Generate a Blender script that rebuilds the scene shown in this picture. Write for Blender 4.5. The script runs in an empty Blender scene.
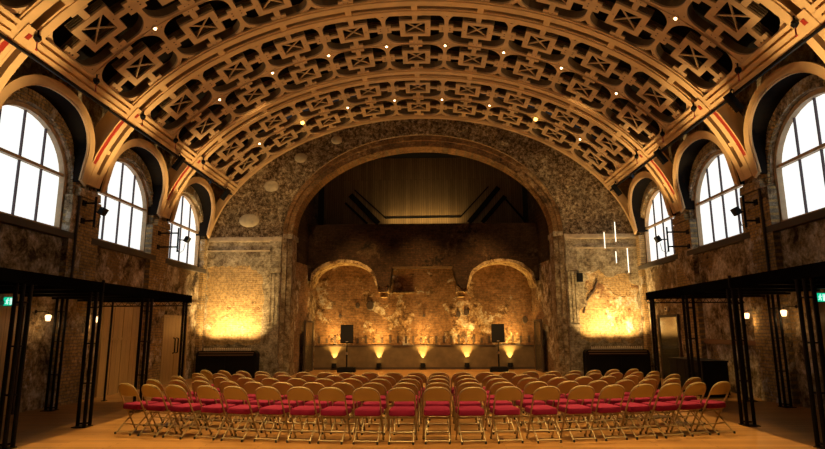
import bpy, bmesh, math, random
from mathutils import Vector, Matrix
from mathutils.geometry import tessellate_polygon
random.seed(7)
S = bpy.context.scene
COL = S.collection
PI = math.pi

# ------------------------------------------------------------------ helpers
def new_obj(name, me, parent=None, kind=None, loc=None):
    o = bpy.data.objects.new(name, me)
    COL.objects.link(o)
    if parent is not None:
        o.parent = parent
    if kind:
        o['kind'] = kind
    if loc is not None:
        o.location = loc
    return o

def finish(name, bm, mat, parent=None, kind=None, smooth=False, loc=None):
    bmesh.ops.recalc_face_normals(bm, faces=bm.faces[:])
    me = bpy.data.meshes.new(name)
    bm.to_mesh(me); bm.free()
    mats = mat if isinstance(mat, (list, tuple)) else [mat]
    for m in mats:
        me.materials.append(m)
    if smooth:
        me.shade_smooth()
        me.set_sharp_from_angle(angle=math.radians(38))
    return new_obj(name, me, parent, kind, loc)

def thing(name, label, cat, loc=(0, 0, 0), rz=0.0, group=None):
    o = bpy.data.objects.new(name, None)
    COL.objects.link(o)
    o.empty_display_size = .1
    o.location = loc
    o.rotation_euler = (0, 0, rz)
    o['label'] = label; o['category'] = cat
    if group:
        o['group'] = group
    return o

def box(bm, x0, x1, y0, y1, z0, z1, M=None, mi=0):
    vs = [Vector((x, y, z)) for x in (x0, x1) for y in (y0, y1) for z in (z0, z1)]
    if M is not None:
        vs = [M @ v for v in vs]
    v = [bm.verts.new(p) for p in vs]
    for f in ((0, 1, 3, 2), (4, 6, 7, 5), (0, 4, 5, 1), (2, 3, 7, 6), (0, 2, 6, 4), (1, 5, 7, 3)):
        fc = bm.faces.new([v[i] for i in f]); fc.material_index = mi

def tube(bm, pts, r, n=6, closed=False, cap=True, mi=0):
    pts = [Vector(p) for p in pts]
    N = len(pts)
    rings = []
    up = None
    for i, p in enumerate(pts):
        a = pts[i - 1] if (i > 0 or closed) else p
        b = pts[(i + 1) % N] if (i < N - 1 or closed) else p
        t = (b - a).normalized()
        if up is None:
            up = Vector((0, 0, 1)) if abs(t.z) < .9 else Vector((1, 0, 0))
        s = t.cross(up)
        if s.length < 1e-5:
            s = t.cross(Vector((0, 1, 0)))
        s.normalize()
        up = s.cross(t).normalized()
        rings.append([bm.verts.new(p + r * (math.cos(k * 2 * PI / n) * s + math.sin(k * 2 * PI / n) * up)) for k in range(n)])
    for i in range(N if closed else N - 1):
        A, B = rings[i], rings[(i + 1) % N]
        for k in range(n):
            f = bm.faces.new((A[k], A[(k + 1) % n], B[(k + 1) % n], B[k])); f.material_index = mi
    if cap and not closed:
        bm.faces.new(rings[0][::-1]).material_index = mi
        bm.faces.new(rings[-1]).material_index = mi

def lathe(bm, prof, n=16, M=None, mi=0):
    rings = []
    for r, z in prof:
        ring = []
        for k in range(n):
            p = Vector((r * math.cos(2 * PI * k / n), r * math.sin(2 * PI * k / n), z))
            ring.append(bm.verts.new(M @ p if M is not None else p))
        rings.append(ring)
    for A, B in zip(rings, rings[1:]):
        for k in range(n):
            bm.faces.new((A[k], A[(k + 1) % n], B[(k + 1) % n], B[k])).material_index = mi
    bm.faces.new(rings[0][::-1]).material_index = mi
    bm.faces.new(rings[-1]).material_index = mi

def densify(loop, seg):
    out = []
    for i in range(len(loop)):
        a, b = loop[i], loop[(i + 1) % len(loop)]
        n = max(1, int(math.ceil(math.hypot(b[0] - a[0], b[1] - a[1]) / seg)))
        for k in range(n):
            out.append((a[0] + (b[0] - a[0]) * k / n, a[1] + (b[1] - a[1]) * k / n))
    return out

def prism(bm, outer, holes, d0, d1, fmap, seg=None, back=True, mi=0):
    """2D polygon with holes, extruded d0..d1, placed by fmap(a,b,d)"""
    loops = [outer] + list(holes)
    if seg:
        loops = [densify(l, seg) for l in loops]
    flat = [p for l in loops for p in l]
    tris = tessellate_polygon([[Vector((p[0], p[1], 0)) for p in l] for l in loops])
    V0 = [bm.verts.new(fmap(p[0], p[1], d0)) for p in flat]
    V1 = [bm.verts.new(fmap(p[0], p[1], d1)) for p in flat]
    for t in tris:
        if len(set(t)) < 3:
            continue
        try:
            bm.faces.new([V0[i] for i in t]).material_index = mi
            if back:
                bm.faces.new([V1[i] for i in reversed(t)]).material_index = mi
        except ValueError:
            pass
    off = 0
    for l in loops:
        n = len(l)
        for i in range(n):
            a, b = off + i, off + (i + 1) % n
            try:
                bm.faces.new((V0[a], V0[b], V1[b], V1[a])).material_index = mi
            except ValueError:
                pass
        off += n

def sweep(bm, f, n, quad, mi=0, cap=True):
    """f(t, a, b)->point for t in 0..n ; quad list of (a,b) section corners"""
    rings = [[bm.verts.new(f(i / n, a, b)) for a, b in quad] for i in range(n + 1)]
    k = len(quad)
    for A, B in zip(rings, rings[1:]):
        for j in range(k):
            bm.faces.new((A[j], A[(j + 1) % k], B[(j + 1) % k], B[j])).material_index = mi
    if cap:
        bm.faces.new(rings[0][::-1]).material_index = mi
        bm.faces.new(rings[-1]).material_index = mi

# ------------------------------------------------------------------ materials
def mat(name, color, rough=.6, metal=0., noise=0., nscale=8., bump=0., emit=None, estr=0., spec=.5):
    m = bpy.data.materials.new(name); m.use_nodes = True
    nt = m.node_tree; b = nt.nodes['Principled BSDF']
    b.inputs['Base Color'].default_value = (*color, 1)
    b.inputs['Roughness'].default_value = rough
    b.inputs['Metallic'].default_value = metal
    b.inputs['Specular IOR Level'].default_value = spec
    if noise or bump:
        tc = nt.nodes.new('ShaderNodeTexCoord')
        n = nt.nodes.new('ShaderNodeTexNoise'); n.inputs['Scale'].default_value = nscale; n.inputs['Detail'].default_value = 6
        nt.links.new(tc.outputs['Object'], n.inputs['Vector'])
        if noise:
            r = nt.nodes.new('ShaderNodeValToRGB')
            r.color_ramp.elements[0].position = .3; r.color_ramp.elements[1].position = .7
            r.color_ramp.elements[0].color = (*[c * (1 - noise) for c in color], 1)
            r.color_ramp.elements[1].color = (*[min(1, c * (1 + noise)) for c in color], 1)
            nt.links.new(n.outputs['Fac'], r.inputs['Fac']); nt.links.new(r.outputs['Color'], b.inputs['Base Color'])
        if bump:
            bp = nt.nodes.new('ShaderNodeBump'); bp.inputs['Strength'].default_value = bump; bp.inputs['Distance'].default_value = .02
            nt.links.new(n.outputs['Fac'], bp.inputs['Height']); nt.links.new(bp.outputs['Normal'], b.inputs['Normal'])
    if emit:
        b.inputs['Emission Color'].default_value = (*emit, 1); b.inputs['Emission Strength'].default_value = estr
    return m

class NT:
    def __init__(s, m):
        s.t = m.node_tree; s.n = s.t.nodes; s.l = s.t.links
    def node(s, typ, **kw):
        n = s.n.new(typ)
        for k, v in kw.items():
            if k.startswith('_'):
                setattr(n, k[1:], v)
            else:
                n.inputs[k.replace('__', ' ')].default_value = v
        return n
    def link(s, a, b): s.l.new(a, b)
    def ramp(s, fac, stops, interp='LINEAR'):
        r = s.n.new('ShaderNodeValToRGB'); cr = r.color_ramp; cr.interpolation = interp
        while len(cr.elements) < len(stops):
            cr.elements.new(.5)
        for e, (p, c) in zip(cr.elements, stops):
            e.position = p; e.color = (*c, 1) if len(c) == 3 else c
        s.link(fac, r.inputs['Fac']); return r
    def mix(s, fac, a, b, blend='MIX'):
        m = s.n.new('ShaderNodeMix'); m.data_type = 'RGBA'; m.blend_type = blend
        for v, i in ((fac, 0), (a, 6), (b, 7)):
            if hasattr(v, 'is_output'):
                s.link(v, m.inputs[i])
            else:
                m.inputs[i].default_value = v if not isinstance(v, tuple) else (*v, 1)
        return m.outputs[2]

def wall_mat(name, plane, brick=(.30, .17, .08), brick2=(.20, .11, .05), mortar=(.24, .19, .13), plaster=(.42, .35, .25), plaster2=(.25, .20, .14),
             cover=.5, scale=.55, seed=0., dark=(.08, .06, .04), stain=.5, bump=.6, white=(.62, .56, .47), nsc=2.6, bd=.04):
    m = bpy.data.materials.new(name); m.use_nodes = True
    T = NT(m); b = T.n['Principled BSDF']; b.inputs['Roughness'].default_value = .9; b.inputs['Specular IOR Level'].default_value = .15
    tc = T.node('ShaderNodeTexCoord'); sp = T.node('ShaderNodeSeparateXYZ'); cb = T.node('ShaderNodeCombineXYZ')
    T.link(tc.outputs['Object'], sp.inputs[0])
    T.link(sp.outputs[0 if plane == 'xz' else 1], cb.inputs[0]); T.link(sp.outputs[2], cb.inputs[1])
    wn = T.node('ShaderNodeTexNoise', Scale=6., Detail=2.)
    T.link(cb.outputs[0], wn.inputs['Vector'])
    wsub = T.node('ShaderNodeVectorMath', _operation='MULTIPLY_ADD')
    T.link(wn.outputs['Color'], wsub.inputs[0]); wsub.inputs[1].default_value = (.02, .02, 0); T.link(cb.outputs[0], wsub.inputs[2])
    br = T.node('ShaderNodeTexBrick', Scale=1.0)
    br.inputs['Brick Width'].default_value = .23; br.inputs['Row Height'].default_value = .078
    br.inputs['Mortar Size'].default_value = .011; br.inputs['Mortar Smooth'].default_value = .2; br.inputs['Bias'].default_value = -.1
    br.inputs['Color1'].default_value = (*brick, 1); br.inputs['Color2'].default_value = (*brick2, 1); br.inputs['Mortar'].default_value = (*mortar, 1)
    T.link(wsub.outputs[0], br.inputs['Vector'])
    off = T.node('ShaderNodeVectorMath', _operation='ADD'); T.link(tc.outputs['Object'], off.inputs[0]); off.inputs[1].default_value = (seed, seed * .7, seed * 1.3)
    n1 = T.node('ShaderNodeTexNoise', Scale=scale, Detail=10., Roughness=.62, Distortion=.4)
    T.link(off.outputs[0], n1.inputs['Vector'])
    msk = T.ramp(n1.outputs['Fac'], [(.5 + (.5 - cover) * .5, (0, 0, 0)), (.515 + (.5 - cover) * .5, (1, 1, 1))]) if cover < 1 else None
    n2 = T.node('ShaderNodeTexNoise', Scale=nsc, Detail=12., Roughness=.74, Distortion=.3); T.link(off.outputs[0], n2.inputs['Vector'])
    pl = T.ramp(n2.outputs['Fac'], [(.39, dark), (.455, plaster2), (.52, plaster), (.60, white)])
    n3 = T.node('ShaderNodeTexNoise', Scale=1.3, Detail=6., Roughness=.7); 
    off3 = T.node('ShaderNodeVectorMath', _operation='ADD'); T.link(tc.outputs['Object'], off3.inputs[0]); off3.inputs[1].default_value = (seed + 5, 3, seed)
    T.link(off3.outputs[0], n3.inputs['Vector'])
    st = T.ramp(n3.outputs['Fac'], [(.32, (1 - stain,) * 3), (.6, (1, 1, 1))])
    col = T.mix(msk.outputs['Color'], br.outputs['Color'], pl.outputs['Color']) if msk else pl.outputs['Color']
    n4 = T.node('ShaderNodeTexNoise', Scale=11., Detail=6., Roughness=.75); T.link(off3.outputs[0], n4.inputs['Vector'])
    f4 = T.ramp(n4.outputs['Fac'], [(.36, (.55,) * 3), (.62, (1.3,) * 3)])
    col = T.mix(1.0, col, st.outputs['Color'], 'MULTIPLY')
    col = T.mix(1.0, col, f4.outputs['Color'], 'MULTIPLY')
    T.link(col, b.inputs['Base Color'])
    # bump
    hb = T.node('ShaderNodeMath', _operation='MULTIPLY'); T.link(br.outputs['Fac'], hb.inputs[0]); hb.inputs[1].default_value = -.35
    hs = T.node('ShaderNodeMath', _operation='MULTIPLY_ADD'); T.link(n2.outputs['Fac'], hs.inputs[0]); hs.inputs[1].default_value = .9; T.link(hb.outputs[0], hs.inputs[2])
    h = hs.outputs[0]
    if msk:
        h2 = T.node('ShaderNodeMath', _operation='MULTIPLY_ADD'); T.link(msk.outputs['Color'], h2.inputs[0]); h2.inputs[1].default_value = .8; T.link(h, h2.inputs[2]); h = h2.outputs[0]
    bp = T.node('ShaderNodeBump', Strength=bump, Distance=bd); T.link(h, bp.inputs['Height']); T.link(bp.outputs['Normal'], b.inputs['Normal'])
    return m

def floor_mat():
    m = bpy.data.materials.new('oak_floor'); m.use_nodes = True
    T = NT(m); b = T.n['Principled BSDF']
    tc = T.node('ShaderNodeTexCoord')
    br = T.node('ShaderNodeTexBrick', Scale=1.0); br.inputs['Brick Width'].default_value = 2.2; br.inputs['Row Height'].default_value = .11
    br.inputs['Mortar Size'].default_value = .006; br.offset = .37
    br.inputs['Color1'].default_value = (.46, .235, .07, 1); br.inputs['Color2'].default_value = (.29, .135, .036, 1); br.inputs['Mortar'].default_value = (.10, .05, .02, 1)
    T.link(tc.outputs['Object'], br.inputs['Vector'])
    mp = T.node('ShaderNodeMapping'); mp.inputs['Scale'].default_value = (1.2, 14, 1); T.link(tc.outputs['Object'], mp.inputs['Vector'])
    n = T.node('ShaderNodeTexNoise', Scale=2., Detail=8., Roughness=.6); T.link(mp.outputs[0], n.inputs['Vector'])
    r = T.ramp(n.outputs['Fac'], [(.3, (.7, .7, .7)), (.7, (1.15, 1.12, 1.1))])
    T.link(T.mix(1.0, br.outputs['Color'], r.outputs['Color'], 'MULTIPLY'), b.inputs['Base Color'])
    r2 = T.ramp(n.outputs['Fac'], [(.3, (.32,) * 3), (.7, (.46,) * 3)]); T.link(r2.outputs['Color'], b.inputs['Roughness'])
    bp = T.node('ShaderNodeBump', Strength=.15, Distance=.004); T.link(br.outputs['Fac'], bp.inputs['Height']); bp.invert = True
    T.link(bp.outputs['Normal'], b.inputs['Normal'])
    return m

def board_mat(name, c1, c2, gap, w, plane='xz', rough=.55):
    m = bpy.data.materials.new(name); m.use_nodes = True
    T = NT(m); b = T.n['Principled BSDF']; b.inputs['Roughness'].default_value = rough
    tc = T.node('ShaderNodeTexCoord'); sp = T.node('ShaderNodeSeparateXYZ'); cb = T.node('ShaderNodeCombineXYZ')
    T.link(tc.outputs['Object'], sp.inputs[0]); T.link(sp.outputs[2], cb.inputs[0]); T.link(sp.outputs[0 if plane == 'xz' else 1], cb.inputs[1])
    br = T.node('ShaderNodeTexBrick', Scale=1.); br.inputs['Brick Width'].default_value = 9.; br.inputs['Row Height'].default_value = w
    br.inputs['Mortar Size'].default_value = .006; br.inputs['Color1'].default_value = (*c1, 1); br.inputs['Color2'].default_value = (*c2, 1); br.inputs['Mortar'].default_value = (*gap, 1)
    T.link(cb.outputs[0], br.inputs['Vector'])
    mp = T.node('ShaderNodeMapping'); mp.inputs['Scale'].default_value = (1, 12, 1); T.link(cb.outputs[0], mp.inputs['Vector'])
    n = T.node('ShaderNodeTexNoise', Scale=2., Detail=6.); T.link(mp.outputs[0], n.inputs['Vector'])
    r = T.ramp(n.outputs['Fac'], [(.3, (.78,) * 3), (.7, (1.1,) * 3)])
    T.link(T.mix(1.0, br.outputs['Color'], r.outputs['Color'], 'MULTIPLY'), b.inputs['Base Color'])
    return m

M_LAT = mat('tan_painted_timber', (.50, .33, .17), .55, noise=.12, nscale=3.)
M_LATI = mat('shaded_inner_timber', (.15, .092, .043), .8, noise=.25, nscale=4.)  # same timber, darkened in colour for the shade inside the openings
M_RIB = mat('pale_rib_timber', (.58, .38, .18), .5, noise=.10, nscale=3.)
M_RED = mat('red_stripe', (.30, .02, .008), .5)
M_SLOT = mat('dark_slot', (.10, .055, .022), .8)
M_VOID = mat('black_unlit_void', (.012, .010, .009), .95, spec=.05)  # black colour stands for the unlit space behind vault and arches
M_DARKBRD = mat('soot_dark_boards', (.035, .026, .018), .9, noise=.3, nscale=2.)
M_BLK = mat('black_steel', (.004, .004, .005), .55, spec=.15)
M_BLK2 = mat('matt_black', (.005, .005, .005), .7, spec=.2)
M_FASC = mat('black_canopy_sheet', (.004, .004, .004), 1., spec=0.)
M_FLOOR = floor_mat()
M_WALL = wall_mat('stripped_plaster_side', 'yz', brick=(.33, .21, .09), brick2=(.24, .15, .065), plaster=(.44, .34, .21), plaster2=(.25, .18, .10), cover=.66, seed=2.1, dark=(.06, .04, .025), white=(.66, .57, .43), nsc=1.9)
M_PIL = wall_mat('pilaster_brick', 'yz', brick=(.48, .32, .13), brick2=(.36, .23, .09), plaster=(.46, .36, .22), plaster2=(.27, .19, .11), cover=.42, seed=7.7, scale=.9)
M_BRKX = wall_mat('amber_brick_front', 'xz', brick=(.46, .30, .13), brick2=(.36, .23, .10), mortar=(.40, .30, .17), plaster=(.5, .36, .18), plaster2=(.36, .22, .1), cover=.34, seed=11., bump=.8, stain=.25, dark=(.2, .1, .05))
M_PLX = wall_mat('old_plaster_front', 'xz', cover=1.0, seed=4., plaster=(.36, .30, .20), plaster2=(.28, .22, .14), dark=(.17, .125, .08), white=(.46, .39, .28), stain=.45, nsc=3.5)
M_PLY = wall_mat('cream_plaster_jamb', 'xz', cover=1.0, seed=5.5, plaster=(.38, .30, .18), plaster2=(.28, .20, .11), dark=(.15, .10, .055), white=(.50, .42, .29), stain=.4, nsc=3.5)
M_TYMP = wall_mat('rough_tympanum', 'xz', cover=1.0, seed=9., plaster=(.32, .22, .115), plaster2=(.18, .115, .055), dark=(.055, .034, .017), white=(.56, .44, .27), stain=.55, bump=1.0, nsc=9., bd=.15)
M_BACK = wall_mat('stage_brick', 'xz', brick=(.34, .18, .08), brick2=(.22, .11, .05), mortar=(.25, .17, .1), plaster=(.42, .27, .13), plaster2=(.20, .11, .055), cover=.42, seed=21., stain=.5, dark=(.07, .04, .02), scale=.8, bump=.9)
M_ARCHP = wall_mat('worn_arch_plaster', 'xz', cover=1.0, seed=41., plaster=(.36, .25, .13), plaster2=(.22, .13, .06), dark=(.08, .045, .02), white=(.46, .35, .2), stain=.4, nsc=4.)
M_BACKY = wall_mat('stage_side_brick', 'yz', brick=(.34, .18, .08), brick2=(.22, .11, .05), plaster=(.40, .30, .18), plaster2=(.22, .14, .075), cover=.5, seed=33.)
M_DARKW = wall_mat('shaded_stage_brick', 'xz', brick=(.06, .028, .013), brick2=(.035, .018, .009), mortar=(.03, .02, .012), plaster=(.065, .035, .018), plaster2=(.03, .018, .01), cover=.35, seed=14., dark=(.012, .007, .004), white=(.09, .055, .028))  # stage brick with the shadow put into its colour
M_ARCHB = wall_mat('arch_brick_ring', 'xz', brick=(.30, .16, .06), brick2=(.2, .1, .04), mortar=(.2, .13, .06), plaster=(.30, .18, .08), plaster2=(.16, .09, .04), cover=.45, seed=17., dark=(.06, .035, .02), white=(.4, .28, .14))
M_STONE = mat('pale_stone', (.42, .33, .21), .85, noise=.3, nscale=5., bump=.4)
M_BOSS = mat('plaster_boss_pale', (.36, .29, .18), .9, noise=.25, nscale=5., bump=.5)
M_OAK = board_mat('oak_panel', (.50, .33, .13), (.44, .28, .11), (.2, .12, .05), .24, 'yz', .5)
M_BOARD = board_mat('stage_ceiling_boards', (.28, .18, .08), (.20, .125, .055), (.05, .03, .015), .11, 'xz', .6)
M_FRAME = mat('window_frame_tan', (.40, .28, .16), .6, noise=.15)
M_GLAZE = mat('daylit_frosted_glass', (.8, .85, .85), .4, emit=(.93, 1., .99), estr=1.03)
M_MULL = mat('dark_glazing_bar', (.06, .035, .045), .6)
M_SILL = mat('dark_sill', (.07, .055, .04), .8)
M_RUNNER = mat('dado_rail_dark', (.05, .03, .018), .7)
M_REDWOOD = mat('reddish_rail', (.16, .06, .025), .6)
M_CHF = mat('beige_metal_frame', (.40, .30, .16), .45, metal=.3)
M_CHB = mat('tan_backrest_steel', (.46, .33, .11), .36, metal=.1, noise=.06, nscale=2.)
M_SEAT = mat('crimson_cushion', (.19, .003, .036), .9, noise=.1, nscale=30., spec=.3)
M_RUB = mat('black_rubber', (.015, .015, .015), .8)
M_BULB = mat('warm_bulb', (1, .8, .5), .5, emit=(1, .78, .45), estr=12.)
M_BULBA = mat('amber_bulb', (1, .6, .2), .5, emit=(1, .55, .12), estr=5.)
M_SHADE = mat('lit_white_shade', (.9, .7, .45), .5, emit=(1, .62, .28), estr=3.5)
M_LENS = mat('amber_led_lens', (1, .7, .3), .4, emit=(1, .6, .15), estr=8.)
M_GREEN = mat('green_exit_panel', (.02, .45, .3), .4, emit=(.0, .62, .34), estr=.9)
M_WHT = mat('white_pictogram', (.9, .95, .9), .5, emit=(.8, 1, .9), estr=1.0)
M_GREYDOOR = mat('dark_grey_door', (.07, .06, .04), .25, noise=.1, nscale=1.)
M_GLOSSDOOR = mat('dark_gloss_door', (.06, .055, .03), .12, spec=.7)
M_BRASS = mat('pale_stud', (.6, .52, .4), .4, metal=.4)
M_SUNSTRIP = mat('sun_strip_glow', (1, 1, .9), .4, emit=(1, .97, .8), estr=1.6)  # glow stands for sunlight falling on the plaster
M_GRILLE = mat('speaker_grille', (.01, .01, .01), .6, noise=.4, nscale=200.)
M_CABLE = mat('black_cable', (.02, .018, .016), .6)
M_LEDGE = mat('dull_brown_ledge', (.16, .09, .04), .5)

# ------------------------------------------------------------------ dimensions
RA, RB, RZ = 8.2, 5.6, 4.32                # vault ellipse
RIBS = [1.61, 5.64, 9.67, 13.70, 17.73, 21.76]
BAYC = [3.625, 7.655, 11.685, 15.715, 19.745]
H = .865
_tab = [0.]
NT_ = 2000
for i in range(NT_):
    a0, a1 = (i) * (PI / 2) / NT_, (i + 1) * (PI / 2) / NT_
    _tab.append(_tab[-1] + math.hypot(RA * (math.sin(a1) - math.sin(a0)), RB * (math.cos(a1) - math.cos(a0))))
def th_of(s):
    s_ = abs(s); lo, hi = 0, NT_
    while hi - lo > 1:
        mid = (lo + hi) // 2
        if _tab[mid] <= s_: lo = mid
        else: hi = mid
    f = (s_ - _tab[lo]) / (_tab[hi] - _tab[lo])
    return math.copysign((lo + f) * (PI / 2) / NT_, s)
def vault(s, y, d):
    t = th_of(s)
    n = Vector((math.sin(t) / RA, 0, math.cos(t) / RB)).normalized()
    return Vector((RA * math.sin(t), y, RZ + RB * math.cos(t))) + n * d
def s_of_x(x):
    t = math.asin(min(1, abs(x) / RA)); return math.copysign(_tab[int(t / (PI / 2) * NT_)], x)
S_RAIL0, S_RAIL1 = 7.79, 8.12
S_CORB = _tab[int(math.radians(80.5) / (PI / 2) * NT_)]
WX = 8.30            # side wall face
YF = 21.70           # proscenium wall face

# ------------------------------------------------------------------ camera
cam = bpy.data.cameras.new('camera'); co = bpy.data.objects.new('camera', cam); COL.objects.link(co)
cam.sensor_width = 36; cam.lens = 573.5 / 825 * 36; cam.clip_end = 200
yaw, pitch, roll = .027, .183, -.005
F = Vector((-math.sin(yaw) * math.cos(pitch), math.cos(yaw) * math.cos(pitch), math.sin(pitch)))
R = Vector((math.cos(yaw), math.sin(yaw), 0)); U = R.cross(F)
R2 = R * math.cos(roll) + U * math.sin(roll); U2 = -R * math.sin(roll) + U * math.cos(roll)
mw = Matrix((R2, U2, -F)).transposed().to_4x4(); mw.translation = Vector((.3, 0, 1.65))
co.matrix_world = mw
S.camera = co

# ------------------------------------------------------------------ floor
bm = bmesh.new(); box(bm, -9.2, 9.2, -3.2, 29, -.3, 0)
finish('floor', bm, M_FLOOR, kind='structure')

# ------------------------------------------------------------------ ceiling
bm = bmesh.new()
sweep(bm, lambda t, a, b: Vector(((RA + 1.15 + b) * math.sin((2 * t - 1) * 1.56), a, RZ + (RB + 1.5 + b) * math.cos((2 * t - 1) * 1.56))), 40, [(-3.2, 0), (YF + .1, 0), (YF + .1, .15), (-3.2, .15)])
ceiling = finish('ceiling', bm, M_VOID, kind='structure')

def arcpts(cx, cy, r, a0, a1, n=7):
    return [(cx + r * math.cos(a0 + (a1 - a0) * k / n), cy + r * math.sin(a0 + (a1 - a0) * k / n)) for k in range(n + 1)]
def quad_hole(sx, sy):
    p = [(.07, .425), (.425, .425), (.425, .07), (.67, .07), (.67, .19), (.81, .19)]
    p += arcpts(.38, .38, .43, 0, PI / 2)
    p += [(.19, .81), (.19, .67), (.07, .67)]
    return [(a * sx, b * sy) for a, b in p]
WIN = [(-.275, -.275), (.275, -.275), (.275, .275), (-.275, .275)]
def tile_outer(side):
    # side: +1 -> rib at +w, -1 -> rib at -w
    p = [(-H, -H), (H, -H), (H, H - .24), (H - .15, H - .05), (H, H - .05), (H, H), (-H, H), (-H, H - .05), (-H + .15, H - .05), (-H, H - .24)]
    return [(a, b * side) for a, b in p]
def sq(r): return [(-r, -r), (r, -r), (r, r), (-r, r)]
def ring_hole():
    p = []
    for q in range(4):
        base = arcpts(.38, .38, .43, 0, PI / 2)
        c, s = math.cos(q * PI / 2), math.sin(q * PI / 2)
        p += [(x * c - y * s, x * s + y * c) for x, y in base]
    return p
def lattice_bay():
    bm = bmesh.new()
    for row in (-1, 1):
        for col in range(-4, 5):
            s0, w0 = col * 2 * H, row * H
            fm = lambda a, b, d: vault(s0 + a, w0 + b, d)
            holes = [quad_hole(x, y) for x in (1, -1) for y in (1, -1)]
            prism(bm, tile_outer(row), holes + [WIN], .08, .13, fm, seg=.3)
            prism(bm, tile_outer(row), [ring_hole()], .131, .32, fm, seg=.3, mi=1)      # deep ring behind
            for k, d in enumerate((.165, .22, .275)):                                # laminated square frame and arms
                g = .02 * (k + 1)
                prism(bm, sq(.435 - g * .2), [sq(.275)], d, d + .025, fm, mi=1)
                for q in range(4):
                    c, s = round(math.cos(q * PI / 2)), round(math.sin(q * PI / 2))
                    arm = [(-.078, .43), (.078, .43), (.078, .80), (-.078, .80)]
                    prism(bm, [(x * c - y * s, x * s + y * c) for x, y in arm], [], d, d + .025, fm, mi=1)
            for bx_, by_ in ((.35, 0), (-.35, 0), (0, .35), (0, -.35), (.76, .05), (.76, -.05), (-.76, .05), (-.76, -.05), (.05, .76), (-.05, .76), (.05, -.76), (-.05, -.76), (.74, .74), (-.74, .74), (.74, -.74), (-.74, -.74)):
                r_ = .016 if abs(bx_) < .7 or abs(by_) > .7 else .022           # dark bolt heads
                prism(bm, [(bx_ + r_ * math.cos(PI * q / 3), by_ + r_ * math.sin(PI * q / 3)) for q in range(6)], [], .076, .082, fm, mi=2)
            for q in (1, -1):                                                       # crossed bars in the window
                n = Vector((1, q)).normalized(); w = .022
                p = [(-.3 + q * 0 - w, -.3 * q), (-.3 + w, -.3 * q), (.3 + w, .3 * q), (.3 - w, .3 * q)]
                prism(bm, p, [], .12, .15, fm, seg=.3)
    bmesh.ops.recalc_face_normals(bm, faces=bm.faces[:])
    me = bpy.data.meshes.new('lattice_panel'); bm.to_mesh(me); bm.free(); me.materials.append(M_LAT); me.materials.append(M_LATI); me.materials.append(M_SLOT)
    return me
lat = lattice_bay()
for y in BAYC:
    new_obj('lattice_panel', lat, ceiling, 'structure', (0, y, 0))

# transverse ribs over the lattice
def add_rib(y, half=False):
    bm = bmesh.new()
    fs = lambda s0, s1: (lambda t, a, b: vault(s0 + (s1 - s0) * t, y + a, b))
    sr = S_RAIL1
    bands = [(-.33, -.13), (.13, .33)]
    if half: bands = [(-.33, -.10)]
    for a0, a1 in bands:
        sweep(bm, fs(-sr, sr), 64, [(a0, 0), (a1, 0), (a1, .36), (a0, .36)])
        sweep(bm, fs(-sr, sr), 64, [(a0 - .04, .04), (a1 + .04, .04), (a1 + .04, .08), (a0 - .04, .08)])
    if not half:
        sweep(bm, fs(-sr, sr), 64, [(-.13, .24), (.13, .24), (.13, .30), (-.13, .30)], mi=1)
        for c in range(-5, 6):
            s0 = c * 2 * H
            if abs(s0) < sr:
                sweep(bm, fs(s0 - .08, s0 + .08), 2, [(-.13, .02), (.13, .02), (.13, .2), (-.13, .2)])
    finish('rib', bm, [M_RIB, M_SLOT], ceiling, 'structure')
    # lower part of the rib, both sides, down to the corbel
    for sg in (-1, 1):
        bm = bmesh.new()
        f2 = lambda s0, s1: (lambda t, a, b: vault(sg * (s0 + (s1 - s0) * t), y + a, b))
        s0, s1 = S_RAIL1, S_CORB
        if half:
            sweep(bm, f2(s0, s1), 14, [(-.30, 0), (-.16, 0), (-.16, .3), (-.30, .3)])
            sweep(bm, f2(s0, s1), 14, [(-.16, .06), (-.10, .06), (-.10, .3), (-.16, .3)], mi=2)
            sweep(bm, f2(s0, s1), 14, [(-.10, 0), (-.06, 0), (-.06, .3), (-.10, .3)])
        else:
            for a0, a1, d, mi in ((-.34, -.30, .0, 0), (-.30, -.17, .008, 1), (-.17, -.06, 0, 0), (-.06, -.045, .05, 2), (-.045, .02, 0.01, 0), (.02, .15, .16, 2), (.15, .33, 0, 0)):
                e = s1 if mi != 2 else s1 - .3
                sweep(bm, f2(s0, e if mi != 1 else s0 + 1.35), 14, [(a0, d), (a1, d), (a1, .42), (a0, .42)], mi=mi)
            sweep(bm, f2(s0 + 1.35, s1), 8, [(-.30, .005), (-.18, .005), (-.18, .42), (-.29, .42)])
            sweep(bm, f2(s1 - .32, s1), 4, [(-.06, .005), (.15, .005), (.15, .42), (-.06, .42)])
            sweep(bm, f2(s0 + .9, s0 + 1.0), 1, [(.02, .03), (.15, .03), (.15, .2), (.02, .2)])
        finish('rib_foot', bm, [M_RIB, M_RED, M_SLOT], ceiling, 'structure')
        if not half:
            bm = bmesh.new()       # bright square block where rib and rail cross
            sweep(bm, lambda t, a, b: vault(sg * (7.72 + .38 * t), y + a, b), 3, [(-.2, -.035), (.16, -.035), (.16, .1), (-.2, .1)])
            sweep(bm, lambda t, a, b: vault(sg * (7.84 + .12 * t), y + a, b), 1, [(-.06, -.045), (.04, -.045), (.04, .0), (-.06, .0)], mi=1)
            finish('rib_block', bm, [M_RIB, M_RED], ceiling, 'structure')
for y in RIBS[:-1]:
    add_rib(y)
add_rib(RIBS[-1] + .02, True)

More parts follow.
